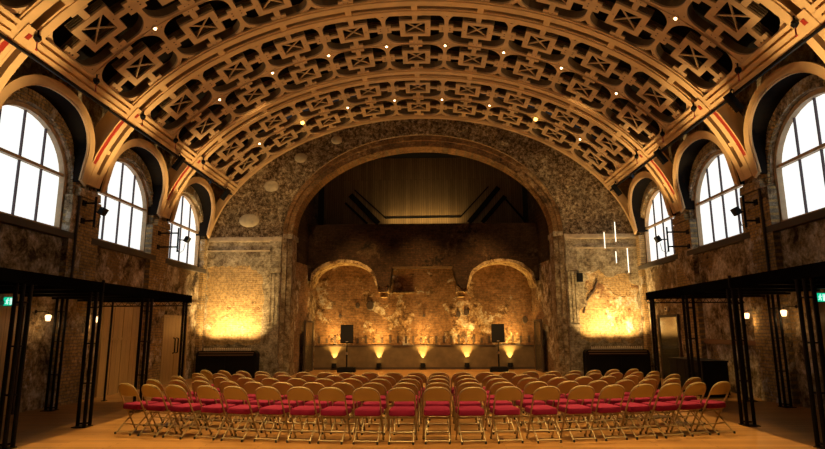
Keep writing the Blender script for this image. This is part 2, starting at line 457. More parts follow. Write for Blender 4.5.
# longitudinal rails
for sg in (-1, 1):
    bm = bmesh.new()
    for a0, a1, d in ((7.75, 7.83, .0), (7.83, 7.88, .10), (7.88, 7.98, -.01), (7.98, 8.02, .06), (8.02, 8.12, -.01)):
        pts = [(a0, d), (a1, d), (a1, .4), (a0, .4)]
        v = [[bm.verts.new(vault(sg * a, yy, b)) for a, b in pts] for yy in (-3, YF)]
        for j in range(4):
            bm.faces.new((v[0][j], v[0][(j + 1) % 4], v[1][(j + 1) % 4], v[1][j]))
        bm.faces.new(v[0]); bm.faces.new(v[1])
    finish('purlin', bm, M_RIB, ceiling, 'structure')
    bm = bmesh.new()
    p0 = vault(sg * 8.17, 0, -.05)
    box(bm, p0.x - .02, p0.x + .02, -3, YF - .3, p0.z - .025, p0.z + .025)
    finish('lighting_track', bm, M_BLK, ceiling, 'structure')

# window bay arches below the rail with black tunnels for the unlit space behind them
WCY = [3.625, 7.655, 11.66, 15.74, 19.85]
def arch_curve(t, r, hh):      # t 0..1 around, returns (dy, z)
    leg = 1.0
    if t < .22:
        k = t / .22; return (-r, 5.15 + (7.05 - r * hh - 5.15) * k)
    if t > .78:
        k = (t - .78) / .22; return (r, 7.05 - r * hh + (5.15 - 7.05 + r * hh) * k)
    a = PI * (1 - (t - .22) / .56)
    return (r * math.cos(a), 7.05 - r * hh + r * hh * math.sin(a))
for sg in (-1, 1):
    for i, y in enumerate(BAYC):
        bm = bmesh.new()
        x0 = 7.72
        def fa(t, a, b):
            # the legs lean outward, following the rib towards the corbel
            dy, z = arch_curve(t, 1.66, .75)
            cx, cz = 0, 6.0
            d = Vector((dy, z - cz)); L = d.length; q = d * ((L - a) / L)
            lean = max(0., (6.9 - z)) * .17
            return Vector((sg * (x0 + lean + b), y + q.x, cz + q.y))
        sweep(bm, fa, 48, [(0, 0), (.2, 0), (.2, .06), (0, .06)])
        sweep(bm, fa, 48, [(.205, .03), (.23, .03), (.23, .07), (.205, .07)])
        finish('bay_arch', bm, M_RIB, ceiling, 'structure')
        bm = bmesh.new()
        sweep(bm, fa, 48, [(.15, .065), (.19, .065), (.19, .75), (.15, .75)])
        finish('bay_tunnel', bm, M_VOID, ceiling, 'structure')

# ------------------------------------------------------------------ side walls with windows
def win_loop(c, hw, sill, spring, rise, n=18):
    p = [(c - hw, sill), (c + hw, sill)]
    p += [(c + hw * math.cos(PI * k / n), spring + rise * math.sin(PI * k / n)) for k in range(n + 1)]
    return p
WIN_HW, W_SILL, W_SPR, W_RISE, W_TR = 1.42, 4.03, 5.18, 1.28, 5.34
PY = [5.64, 9.67, 13.70, 17.73]
wi = 0
for sg, side in ((-1, 'left'), (1, 'right')):
    bm = bmesh.new()
    f = lambda a, b, d: Vector((sg * (WX + d), a, b))
    holes = [win_loop(c, WIN_HW + .08, W_SILL - .06, W_SPR, W_RISE + .08) for c in WCY]
    prism(bm, [(-3, 0), (29 if False else YF, 0), (YF, 7.6), (-3, 7.6)], holes, 0, .5, f)
    wall = finish('wall_' + side, bm, M_WALL, kind='structure')
    # brick archivolts round the windows
    for c in WCY:
        bm = bmesh.new()
        n = 46
        for k in range(2 * n):
            rg, k = divmod(k, n)
            a0, a1 = PI * (k + .08 + .5 * rg) / (n + .5), PI * (k + .92 + .5 * rg) / (n + .5)
            pts = []
            for rr, aa in ((.16 * rg, a0), (.14 + .16 * rg, a0), (.14 + .16 * rg, a1), (.16 * rg, a1)):
                hw, ri = WIN_HW + .09 + rr, W_RISE + .09 + rr
                pts.append((c + hw * math.cos(aa), W_SPR + ri * math.sin(aa)))
            prism(bm, pts, [], -.05 + .02 * rg, .02, f)
        for e in (-1, 1):
            zz = W_SILL
            k = 0
            while zz < W_SPR - .05:
                w = .3 if k % 2 else .2
                a0 = c + e * (WIN_HW + .09); a1 = c + e * (WIN_HW + .09 + w)
                prism(bm, [(min(a0, a1), zz), (max(a0, a1), zz), (max(a0, a1), zz + .085), (min(a0, a1), zz + .085)], [], -.07, .02, f)
                zz += .1; k += 1
        finish('brick_surround', bm, M_PIL, wall, 'structure')
        bm = bmesh.new()
        prism(bm, [(c - 1.72, W_SILL - .2), (c + 1.72, W_SILL - .2), (c + 1.72, W_SILL - .05), (c - 1.72, W_SILL - .05)], [], -.16, .25, f)
        finish('window_sill', bm, M_SILL, wall, 'structure')
    for y in PY + [1.61]:
        bm = bmesh.new()
        prism(bm, [(y - .6, 0), (y + .6, 0), (y + .6, 4.9), (y - .6, 4.9)], [], -.15, .05, f)
        prism(bm, [(y - .45, 4.9), (y + .45, 4.9), (y + .42, 5.10), (y - .42, 5.10)], [], -.22, .05, f)
        finish('pilaster', bm, M_PIL, wall, 'structure')
    bm = bmesh.new()
    prism(bm, [(21.3, 0), (YF, 0), (YF, 5.1), (21.3, 5.1)], [], -.15, .05, f)
    finish('pilaster', bm, M_PIL, wall, 'structure')
    bm = bmesh.new()     # shallow string course under the windows
    for y0, y1 in zip([2.3, 6.3, 10.35, 14.38, 18.4], [5.0, 9.0, 13.0, 17.05, 21.25]):
        prism(bm, [(y0, 2.62), (y1, 2.62), (y1, 2.72), (y0, 2.72)], [], -.05, .05, f)
    finish('string_course', bm, M_PIL, wall, 'structure')
    for c in WCY:
        wi += 1
        bm = bmesh.new()
        gx = .2
        outer = win_loop(c, WIN_HW + .08, W_SILL - .06, W_SPR, W_RISE + .08)
        inner = win_loop(c, WIN_HW - .02, W_SILL + .05, W_SPR, W_RISE - .02)
        prism(bm, outer, [inner], .08, gx + .06, f)
        fw = finish('window_%d' % wi, bm, M_FRAME, kind='structure')
        bm = bmesh.new()
        for k in (-1, 0, 1):
            a = c + k * WIN_HW / 2
            top = W_SPR + (W_RISE - .02) * math.sqrt(1 - (k * .5) ** 2) + .01
            prism(bm, [(a - .015, W_SILL), (a + .015, W_SILL), (a + .015, top), (a - .015, top)], [], .16, gx + .02, f)
        finish('mullion', bm, M_MULL, fw, 'structure')
        bm = bmesh.new()
        prism(bm, [(c - WIN_HW, W_TR - .035), (c + WIN_HW, W_TR - .035), (c + WIN_HW, W_TR + .035), (c - WIN_HW, W_TR + .035)], [], .10, gx + .03, f)
        finish('transom', bm, M_FRAME, fw, 'structure')
        bm = bmesh.new()
        prism(bm, win_loop(c, WIN_HW, W_SILL, W_SPR, W_RISE), [], gx + .01, gx + .03, f)
        finish('glass', bm, M_GLAZE, fw, 'structure')
# closing wall behind the camera
bm = bmesh.new(); box(bm, -9.4, 9.4, -3.4, -3.0, 0, 11.5)
finish('wall_rear', bm, M_DARKBRD, kind='structure')

# ------------------------------------------------------------------ proscenium wall
def ell(a, c, b, n=48, z0=0.):
    p = [(-a + .08, z0), (a + .08, z0)]
    return p + [(.08 + a * math.cos(PI * k / n), c + b * math.sin(PI * k / n)) for k in range(n + 1)]
fx = lambda a, b, d: Vector((a, YF + d, b))
bm = bmesh.new()
prism(bm, [(-9, 0), (9, 0), (9, 5), (8.4, 7.5), (6, 9.6), (3, 10.9), (0, 11.3), (-3, 10.9), (-6, 9.6), (-8.4, 7.5), (-9, 5)], [[(-4.86, .001)] + [(5.02, .001)] + ell(5.38, 5.30, 3.98)[2:]], 0, .45, fx) if False else None
top = [(9, 0), (9, 6)] + [(9.2 * math.sin(t), RZ + 6.9 * math.cos(t)) for t in [1.2 - 2.4 * k / 24 for k in range(25)]] + [(-9, 6), (-9, 0)]
hole = [(5.46, 0)] + [(.08 + 5.38 * math.cos(PI * k / 48), 5.30 + 3.98 * math.sin(PI * k / 48)) for k in range(49)] + [(-5.30, 0)]
prism(bm, top[::-1][:0] + [p for p in top] + hole[::-1], [], 0, .4, fx)
wf = finish('wall_front', bm, M_BRKX, kind='structure')
# rough tympanum plaster skin above the cornice
bm = bmesh.new()
tz = 5.2
outer = [(5.46, tz)] + [(8.33, tz)] + [(8.2 * math.sin(t), RZ + 5.75 * math.cos(t)) for t in [1.40 - 2.8 * k / 40 for k in range(41)]] + [(-8.33, tz), (-5.30, tz)]
hole = [(.08 + 5.38 * math.cos(PI * k / 48), 5.30 + 3.98 * math.sin(PI * k / 48)) for k in range(49)]
prism(bm, outer + hole[::-1], [], -.06, .0, fx)
finish('tympanum_plaster', bm, M_TYMP, wf, 'structure')
# raised moulded ribs and patches left on the tympanum
bm = bmesh.new()
for s in (-1, 1):
    for ang, r0, r1 in ((30, 6.1, 7.3),):
        a = math.radians(ang)
        def pt(r, o): return (.05 + s * (r * 1.0 * math.cos(a) - o * math.sin(a)), 3.9 + (r * .92 * math.sin(a) + o * math.cos(a)))
        prism(bm, [pt(r0, -.1), pt(r1, -.12), pt(r1, .12), pt(r0, .1)], [], -.12, -.05, fx)
finish('plaster_moulding', bm, M_TYMP, wf, 'structure')
for x, z, rx, rz in ((-6.6, 5.87, .40, .27), (-5.79, 7.22, .30, .24), (-4.68, 8.37, .25, .2), (-3.27, 9.08, .22, .17), (5.82, 7.2, .30, .25), (4.75, 8.3, .26, .22), (1.73, 9.46, .22, .17), (3.35, 8.95, .22, .17), ):
    bm = bmesh.new()
    lathe(bm, [(1, 0), (.98, .06), (.86, .10), (.5, .13), (.01, .14)], 20, Matrix.Translation((x, YF - .05, z)) @ Matrix.Diagonal((rx, 1, rz, 1)) @ Matrix.Rotation(PI / 2, 4, 'X'))
    finish('plaster_boss', bm, M_BOSS if x < 0 else M_TYMP, wf, 'structure', smooth=True)
# stepped brick arch ring of the proscenium
def jamb_ring(a0, a1, b0, b1, d0, d1):
    bm = bmesh.new()
    c = 5.35
    o = [(.08 + a1 * math.cos(PI * k / 60), c + b1 * math.sin(PI * k / 60)) for k in range(61)]
    i = [(.08 + a0 * math.cos(PI * k / 60), c + b0 * math.sin(PI * k / 60)) for k in range(61)]
    prism(bm, o + i[::-1], [], d0, d1, fx)
    return bm
finish('arch_ring', jamb_ring(5.05, 5.42, 3.52, 3.95, .22, 1.0), M_ARCHB, wf, 'structure')
finish('arch_ring', jamb_ring(5.24, 5.41, 3.74, 3.94, .08, .25), M_ARCHB, wf, 'structure')
for sx in (-1, 1):
    bm = bmesh.new()
    for a0, a1, d0, d1, zt in ((5.05, 5.42, .22, 1.0, 5.35), (5.22, 5.41, .05, .25, 5.3), (5.0, 5.42, .1, 1.02, .45)):
        xa, xb = sorted((.08 + sx * a0, .08 + sx * a1)); box(bm, xa, xb, YF + d0, YF + d1, 0, zt)
    xa, xb = sorted((.08 + sx * 5.0, .08 + sx * 5.43)); box(bm, xa, xb, YF + .0, YF + 1.03, 5.16, 5.35)
    finish('plaster_jamb', bm, M_PLY, wf, 'structure')
# plaster sheets on the lower wall, torn round the brick panels
def ragged(pts, amp=.06, seg=.16):
    out = []
    for p in densify(pts, seg):
        out.append((p[0] + random.uniform(-amp, amp), p[1] + random.uniform(-amp, amp)))
    return out
bm = bmesh.new()
hl = ragged([(-8.1, 1.18), (-5.98, 1.18), (-5.93, 3.2), (-6.05, 3.75), (-6.4, 3.95), (-6.5, 4.12), (-7.4, 4.1), (-8.12, 4.06)])
prism(bm, [(-8.28, 0), (-5.30, 0), (-5.30, 5.05), (-8.28, 5.05)], [hl], -.055, 0, fx)
hr = ragged([(5.9, 1.25), (8.08, 1.25), (8.12, 3.2), (7.7, 3.7), (7.0, 3.55), (6.6, 3.9), (6.2, 3.7), (6.15, 2.6), (5.85, 2.2)], .1)
prism(bm, [(5.46, 0), (8.28, 0), (8.28, 5.05), (5.46, 5.05)], [hr], -.055, 0, fx)
finish('torn_plaster', bm, M_PLX, wf, 'structure')
bm = bmesh.new()
for x0, x1 in ((-8.28, -5.30), (5.46, 8.28)):
    box(bm, x0, x1, YF - .16, YF, 5.04, 5.12); box(bm, x0, x1, YF - .11, YF, 5.12, 5.22); box(bm, x0, x1, YF - .09, YF, 4.66, 4.72)
finish('cornice', bm, M_STONE, wf, 'structure')
bm = bmesh.new()
for x0, x1 in ((-5.74, -5.31), (5.48, 5.86)):
    box(bm, x0, x1, YF - .14, YF, 0, 5.05)
    box(bm, x0 - .03, x1 + .03, YF - .18, YF, 1.75, 1.86); box(bm, x0 - .03, x1 + .03, YF - .2, YF, 3.85, 4.0); box(bm, x0 - .04, x1 + .04, YF - .2, YF, 0, .5)
    for k in range(3):
        xx = x0 + (x1 - x0) * (k + .5) / 3
        box(bm, xx - .03, xx + .03, YF - .165, YF - .14, 1.9, 3.8)
finish('proscenium_pier', bm, M_PLX, wf, 'structure')
# diagonal black crack in the right brick panel
bm = bmesh.new()
tube(bm, [(6.05, YF - .02, 2.25), (6.2, YF - .02, 2.75), (6.45, YF - .02, 3.05), (6.62, YF - .02, 3.45)], .03, 5)
finish('wall_crack', bm, M_RUNNER, wf, 'structure')

# ------------------------------------------------------------------ stage recess
YB = 25.5
bm = bmesh.new(); box(bm, -5.6, 5.8, YB, YB + .4, 0, 6.3)
wb = finish('wall_stage_back', bm, M_BACK, kind='structure')
for pts, nm in (([(-5.6, YF + 1), (-5.0, YF + 1), (-4.70, YB), (-5.6, YB)], 'wall_stage_left'), ([(5.8, YF + 1), (5.16, YF + 1), (4.84, YB), (5.8, YB)], 'wall_stage_right')):
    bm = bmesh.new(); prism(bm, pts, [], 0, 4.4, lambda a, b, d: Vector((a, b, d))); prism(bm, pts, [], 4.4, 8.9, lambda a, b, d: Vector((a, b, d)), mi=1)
    finish(nm, bm, [M_BACKY, M_DARKW], kind='structure')  # upper half takes the brick coloured as in shadow
# upper wall, shadow put into its colour, carried over the stage, with two broken arches under it
bm = bmesh.new()
yo = 24.3
fo = lambda a, b, d: Vector((a, yo + d, b))
def arc_under(cx, hw, spring, rise, n=20):
    return [(cx - hw + 2 * hw * k / n, spring + rise * math.sqrt(max(0, 1 - (2 * k / n - 1) ** 2))) for k in range(n + 1)]
zl = 4.34
AL = arc_under(-3.31, 1.42, 3.52, 1.02); AR = arc_under(3.40, 1.40, 3.48, 1.05)
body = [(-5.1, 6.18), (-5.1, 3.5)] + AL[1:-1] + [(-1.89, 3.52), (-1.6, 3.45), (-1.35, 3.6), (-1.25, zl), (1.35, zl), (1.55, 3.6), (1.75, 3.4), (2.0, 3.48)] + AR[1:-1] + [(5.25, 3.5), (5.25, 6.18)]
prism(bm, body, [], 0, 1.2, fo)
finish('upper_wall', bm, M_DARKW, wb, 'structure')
for A, nm in ((AL, 'stage_arch'), (AR, 'stage_arch')):
    bm = bmesh.new()
    cx = sum(p[0] for p in A) / len(A)
    out = [(cx + (p[0] - cx) * 1.05 + random.uniform(-.01, .01), p[1] + .10 + random.uniform(-.015, .015)) for p in A]
    inn = [(cx + (p[0] - cx) * .985, p[1] - .01) for p in A]
    out[0] = (max(out[0][0], -4.71), out[0][1] - .14); out[-1] = (min(out[-1][0], 4.85), out[-1][1] - .14)
    prism(bm, out + inn[::-1], [], -.12, 1.2, fo)
    finish(nm, bm, M_ARCHP, wb, 'structure')
bm = bmesh.new()
for x in (-1.62, 1.72):
    box(bm, x - .22, x + .22, yo + .15, YB, 3.26, 3.5); box(bm, x - .15, x + .13, yo + .5, YB, 3.08, 3.26)
box(bm, -1.3, -.3, YB - .12, YB, 3.27, 3.33)
finish('broken_corbel', bm, M_ARCHP, wb, 'structure')
bm = bmesh.new()
box(bm, -4.72, 4.86, YB - .045, YB, .97, 1.03); box(bm, -4.72, 4.86, YB - .03, YB, .0, .1)
finish('dado_ledge', bm, M_RUNNER, wb, 'structure')
bm = bmesh.new(); box(bm, -4.72, 4.86, YB - .025, YB, .1, .97)
finish('dado_panel', bm, mat('dado_grey_brown', (.13, .085, .04), .75, noise=.25, nscale=3., bump=.3), wb, 'structure')
bm = bmesh.new()
x = -4.5
while x < 4.7:
    box(bm, x - .045, x + .045, YB - .03, YB, 1.12, 1.42 if random.random() > .2 else 1.3); x += .34 + random.uniform(-.02, .02)
finish('wall_batten', bm, M_RUNNER, wb, 'structure')
bm = bmesh.new()
for x, z, r in ((-2.28, 3.0 - .25, .17), (-2.83, 2.75, .1), (1.6, 2.35, .1), (1.95, 2.42, .12), (4.5, 2.1, .12), (-3.6, 2.3, .07), (.1, 2.3, .06)):
    lathe(bm, [(r * .2, 0), (r, .02), (r * .8, .05)], 9, Matrix.Translation((x, YB - .001, z)) @ Matrix.Diagonal((1, 1, 1.35, 1)) @ Matrix.Rotation(PI / 2, 4, 'X'))
finish('wall_hole', bm, M_RUNNER, wb, 'structure')
# stage ceiling boards above the dark wall, lit from below
bm = bmesh.new(); box(bm, -5.6, 5.8, 27.5, 27.7, 5.8, 10.2)
wl = finish('wall_loft', bm, M_BOARD, kind='structure')
bm = bmesh.new()
def bar(x0, z0, x1, z1, w=.09, y=27.48):
    d = Vector((x1 - x0, 0, z1 - z0)); L = d.length
    M = Matrix.Translation((x0, y, z0)) @ Matrix.Rotation(-math.atan2(d.z, d.x), 4, 'Y')
    box(bm, 0, L, -.025, .015, -w, w, M)
bar(-2.1, 6.8, -3.5, 8.25, .13); bar(-2.65, 6.8, -3.75, 7.85, .05); bar(2.3, 6.8, 3.8, 8.55, .12); bar(2.95, 6.8, 4.1, 8.1, .10)
bar(4.0, 8.1, 5.1, 6.75, .04); bar(-1.75, 7.07, 1.9, 7.09, .03); bar(-1.75, 7.07, -3.3, 8.5, .03); bar(1.9, 7.09, 3.3, 8.6, .03)
finish('roof_beam', bm, M_BLK2, wl, 'structure')
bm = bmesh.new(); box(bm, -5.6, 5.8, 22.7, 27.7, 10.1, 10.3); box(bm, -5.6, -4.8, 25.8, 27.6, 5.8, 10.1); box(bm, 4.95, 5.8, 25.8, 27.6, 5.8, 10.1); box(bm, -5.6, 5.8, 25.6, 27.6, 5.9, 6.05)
finish('loft_shell', bm, M_VOID, wl, 'structure')  # black shell added so the boards fade to dark

# doors of the stage side walls
def plain_door(n, x, y0, y1, z1, m, sg, hy=None, leaves=1, frame=M_RUNNER, handle='lever'):
    bm = bmesh.new()
    f = lambda a, b, d: Vector((x + sg * d, a, b))
    prism(bm, [(y0 - .08, 0), (y1 + .08, 0), (y1 + .08, z1 + .08), (y0 - .08, z1 + .08)], [[(y0, .01), (y1, .01), (y1, z1), (y0, z1)]], 0, .07, f)
    d = finish('door_%d' % n, bm, frame, kind='structure')
    w = (y1 - y0) / leaves
    for k in range(leaves):
        bm = bmesh.new()
        prism(bm, [(y0 + k * w + .008, .01), (y0 + (k + 1) * w - .008, .01), (y0 + (k + 1) * w - .008, z1 - .008), (y0 + k * w + .008, z1 - .008)], [], .0, .045, f)
        finish('door_leaf', bm, m, d, 'structure')
    for hh in (hy or []):
        bm = bmesh.new()
        if handle == 'pull':
            tube(bm, [(x + sg * .04, hh, .95), (x + sg * .11, hh, .97), (x + sg * .11, hh, 1.43), (x + sg * .04, hh, 1.45)], .022, 6)
        else:
            tube(bm, [(x + sg * .04, hh, 1.05), (x + sg * .10, hh, 1.05), (x + sg * .10, hh + .12, 1.05)], .014, 6)
        finish('door_handle', bm, M_BLK, d, 'structure')
    return d
plain_door(1, -4.72, 23.4, 24.9, 2.0, M_GREYDOOR, 1, [23.55])
plain_door(2, 4.86, 23.6, 24.95, 2.0, M_GREYDOOR, -1, [23.75])
plain_door(3, -WX, 18.6, 20.35, 2.12, M_OAK, 1, [19.36, 19.6], 2, M_OAK, 'pull')
plain_door(4, WX, 18.85, 20.3, 2.05, M_GLOSSDOOR, -1, [19.0])
d5 = plain_door(5, -WX, 15.1, 17.05, 2.36, M_OAK, 1, None, 4, M_OAK)
bm = bmesh.new(); box(bm, -WX + .03, -WX + .075, 15.1, 17.05, 1.44, 1.50)
finish('cross_rail', bm, M_OAK, d5, 'structure')
plain_door(6, -WX, 9.9, 12.0, 2.2, M_OAK, 1, [10.9, 11.15], 2, M_RUNNER, 'pull')
plain_door(7, WX, 10.0, 12.1, 2.2, M_GREYDOOR, -1, [10.95, 11.2], 2, M_RUNNER, 'pull')
bm = bmesh.new(); box(bm, WX - .09, WX, 14.35, 17.05, 1.25, 1.37)
finish('trim_1', bm, M_REDWOOD, kind='structure')

# ------------------------------------------------------------------ lights helpers
def spot(name, loc, target, W, ang, blend=.6, col=(1, .62, .28), r=.08, parent=None):
    l = bpy.data.lights.new(name, 'SPOT'); l.energy = W; l.color = col; l.spot_size = math.radians(ang); l.spot_blend = blend; l.shadow_soft_size = r
    o = bpy.data.objects.new(name, l); COL.objects.link(o)
    o.location = loc
    d = Vector(target) - Vector(loc)
    o.rotation_euler = d.to_track_quat('-Z', 'Y').to_euler()
    return o
def point(name, loc, W, col=(1, .62, .28), r=.06):
    l = bpy.data.lights.new(name, 'POINT'); l.energy = W; l.color = col; l.shadow_soft_size = r
    o = bpy.data.objects.new(name, l); COL.objects.link(o); o.location = loc
    return o

ORD = ['first', 'second', 'third', 'fourth', 'fifth', 'sixth', 'seventh', 'eighth', 'ninth', 'tenth', 'eleventh']

# ------------------------------------------------------------------ ceiling downlights at the lattice crossings
def copy_tree(o, parent=None):
    c = o.copy(); COL.objects.link(c)
    if parent is not None:
        c.parent = parent
    for ch in list(o.children):
        copy_tree(ch, c)
    return c
def make_lamp():
    t = thing('ceiling_lamp', '', 'lamp')
    bm = bmesh.new()
    lathe(bm, [(.05, .10), (.05, .03), (.062, .03), (.062, .0), (.045, .0), (.045, .06)], 12)
    finish('lamp_housing', bm, M_RIB, t)
    bm = bmesh.new(); lathe(bm, [(.005, -.03), (.02, -.022), (.028, 0), (.02, .02)], 10)
    finish('bulb', bm, M_BULB, t, smooth=True)
    return t
lamp0 = None
bayname = ['nearest lattice bay', 'second lattice bay', 'middle lattice bay', 'next to last lattice bay', 'lattice bay at stage end']
for bi, y in enumerate(BAYC):
    for k in range(8):
        s = (k - 3.5) * 2 * H
        amber = bi == 4 and k in (1, 6)
        p = vault(s, y, .03)
        if bi >= 2:
            t = make_lamp() if lamp0 is None else copy_tree(lamp0)
            if lamp0 is None: lamp0 = t
            t.location = p
            th = th_of(s)
            t.rotation_euler = (0, th * .6, 0)
            side = 'left' if k < 4 else 'right'
            i = (k if k < 4 else 7 - k)
            t['label'] = 'small %s lamp in the %s, %s from the %s edge' % ('amber' if amber else 'white', bayname[bi], ORD[i], side)
            t['group'] = 'small lamps at the ceiling lattice crossings'
            if amber:
                bm = bmesh.new(); lathe(bm, [(.02, -.10), (.06, -.08), (.07, 0), (.035, .03)], 12)
                for ch in list(t.children):
                    if ch.name.startswith('bulb'):
                        bpy.data.objects.remove(ch)
                finish('bulb', bm, M_BULBA, t, smooth=True)
        W = [680, 800, 860, 620, 300][bi] * (1.7 if k in (0, 7) else 1)
        edge = k in (0, 7)
        if bi == 0 and edge: continue
        tx = p.x * (.80 if edge else .9)
        spot('downlight', p - Vector((0, 0, .12)), (tx, p.y + ((3.2 if bi == 0 else 1.2 if bi == 1 else .3) if 1 < k < 6 else -.3), 0), W, 60 if edge else 38, .3, (1, .63, .21), .05)

# ------------------------------------------------------------------ folding chairs
def make_chair():
    t = thing('folding_chair', '', 'chair')
    yl = lambda z: .20 - .44 * z / .785
    w = .205
    def fpt(x, z, o=0): return (x, yl(z) + o, z)
    bm = bmesh.new()
    pts = [fpt(-w, .0), fpt(-w, .30), fpt(-w, .62)]
    n = 12
    for k in range(n + 1):
        a = PI - PI * k / n
        c, s = math.cos(a), math.sin(a)
        x = w * math.copysign(abs(c) ** .8, c); z = .63 + .150 * (s ** .8 if s > 0 else 0)
        pts.append(fpt(x, z))
    pts += [fpt(w, .62), fpt(w, .30), fpt(w, .0)]
    tube(bm, pts, .0125, 6)
    finish('frame', bm, M_CHF, t, smooth=True)
    bm = bmesh.new()          # curved back panel with arched top
    N = 12; rows = 5
    grid = []
    for side in (0, 1):
        g = []
        for r in range(rows + 1):
            line = []
            for k in range(N + 1):
                x = -w + .012 + (2 * w - .024) * k / N
                u = abs(x) / w
                zt = .63 + .145 * (max(0, 1 - u ** 2.4)) ** .62
                z = .585 + (zt - .585) * r / rows
                bow = -.028 * (1 - u * u)
                line.append(bm.verts.new((x, yl(z) + bow + (.006 if side else -.006), z)))
            g.append(line)
        grid.append(g)
    for g in grid:
        for r in range(rows):
            for k in range(N):
                bm.faces.new((g[r][k], g[r][k + 1], g[r + 1][k + 1], g[r + 1][k]))
    A, B = grid
    for k in range(N):
        bm.faces.new((A[0][k], A[0][k + 1], B[0][k + 1], B[0][k])); bm.faces.new((A[-1][k], A[-1][k + 1], B[-1][k + 1], B[-1][k]))
    for r in range(rows):
        bm.faces.new((A[r][0], A[r + 1][0], B[r + 1][0], B[r][0])); bm.faces.new((A[r][-1], A[r + 1][-1], B[r + 1][-1], B[r][-1]))
    finish('backrest', bm, M_CHB, t, smooth=True)
    # padded seat
    bm = bmesh.new()
    outl = []
    for sx, sy in ((1, 1), (-1, 1), (-1, -1), (1, -1)):
        a0 = {(1, 1): 0, (-1, 1): PI / 2, (-1, -1): PI, (1, -1): 1.5 * PI}[(sx, sy)]
        for k in range(5):
            a = a0 + PI / 2 * k / 4
            outl.append((sx * .145 + .055 * math.cos(a), .10 + sy * .155 + .055 * math.sin(a)))
    rings = []
    for z, sc in ((.373, .96), (.383, 1.0), (.435, 1.0), (.452, .96), (.461, .85), (.465, .5)):
        rings.append([bm.verts.new((x * sc, .10 + (y - .10) * sc, z)) for x, y in outl])
    for P, Q in zip(rings, rings[1:]):
        for k in range(len(outl)):
            bm.faces.new((P[k], P[(k + 1) % len(outl)], Q[(k + 1) % len(outl)], Q[k]))
    bm.faces.new(rings[0][::-1]); bm.faces.new(rings[-1])
    finish('seat', bm, M_SEAT, t, smooth=True)
    bm = bmesh.new()          # seat pan frame under the cushion
    tube(bm, [(-.19, -.06, .37), (-.19, .27, .37), (.19, .27, .37), (.19, -.06, .37)], .011, 5, closed=True)
    finish('seat_frame', bm, M_CHF, t)
    for s in (-1, 1):
        bm = bmesh.new()
        tube(bm, [(s * .178, .20, .37), (s * .178, -.02, .18), (s * .178, -.205, .0)], .011, 6)
        finish('leg', bm, M_CHF, t)
        bm = bmesh.new()      # flat hinge link between frame and rear leg
        tube(bm, [(s * .195, yl(.30), .30), (s * .186, .02, .355)], .007, 4)
        finish('hinge_link', bm, M_CHF, t)
    for y, z, ww in ((-.17, .038, .178), (-.07, .145, .178), (yl(.10), .10, .205), (yl(.33), .33, .205)):
        bm = bmesh.new(); tube(bm, [(-ww, y, z), (ww, y, z)], .0085, 5)
        finish('stretcher', bm, M_CHF, t)
    for x, y in ((-.205, .198), (.205, .198), (-.178, -.203), (.178, -.203)):
        bm = bmesh.new(); lathe(bm, [(.016, 0), (.016, .03), (.013, .034)], 8, Matrix.Translation((x, y, 0)))
        finish('rubber_foot', bm, M_RUB, t)
    return t
chair0 = make_chair()
first = True
ROWY = [9.18, 9.99, 10.80, 11.55, 12.34]
ROWN = ['nearest row', 'second row', 'middle row', 'fourth row', 'farthest row']
TOPX = [-4.92, -4.41, -3.91, -3.35, -2.84, -2.3, -1.75, -1.24, -0.69, -0.14, 0.42, 0.98, 1.55, 2.15, 2.72, 3.24, 3.76, 4.25, 4.74, 5.21]
for r, ry in enumerate(ROWY):
    ry *= .964
    Rr = 23.3 - ry
    sc = [1, .985, .97, .955, .91][r]
    xs = [.42 + .022 * r + (x - .42) * sc for x in TOPX]
    if r == 4:
        xs = [.51 + (q - 11) * .485 for q in range(21)]
    cnt = len(xs)
    for j, xt in enumerate(xs):
        xt = .3 + .964 * (xt - .3)
        a = math.asin((xt - .05) / Rr)
        ct = (.05 + Rr * math.sin(a), 23.3 - Rr * math.cos(a))
        rot = a * 1.3 + random.uniform(-.03, .03) * (1 if r < 4 else .2)
        c = chair0 if first else copy_tree(chair0); first = False
        yo_ = .24 + random.uniform(-.03, .03)
        c.location = (ct[0] - yo_ * math.sin(rot), ct[1] + yo_ * math.cos(rot), 0)
        c.rotation_euler = (0, 0, rot)
        c.scale = (1, 1.04, 1.04)
        side = 'left' if j < 10 else 'right'
        i = j if j < 10 else cnt - 1 - j
        if i == 0:
            lab = 'red-cushioned tan folding chair at the %s end of the %s' % (side, ROWN[r])
        else:
            lab = 'red-cushioned tan folding chair, %s from the %s end of the %s' % (ORD[i], side, ROWN[r])
        c['label'] = lab; c['category'] = 'chair'; c['group'] = 'folding chairs set out in rows'

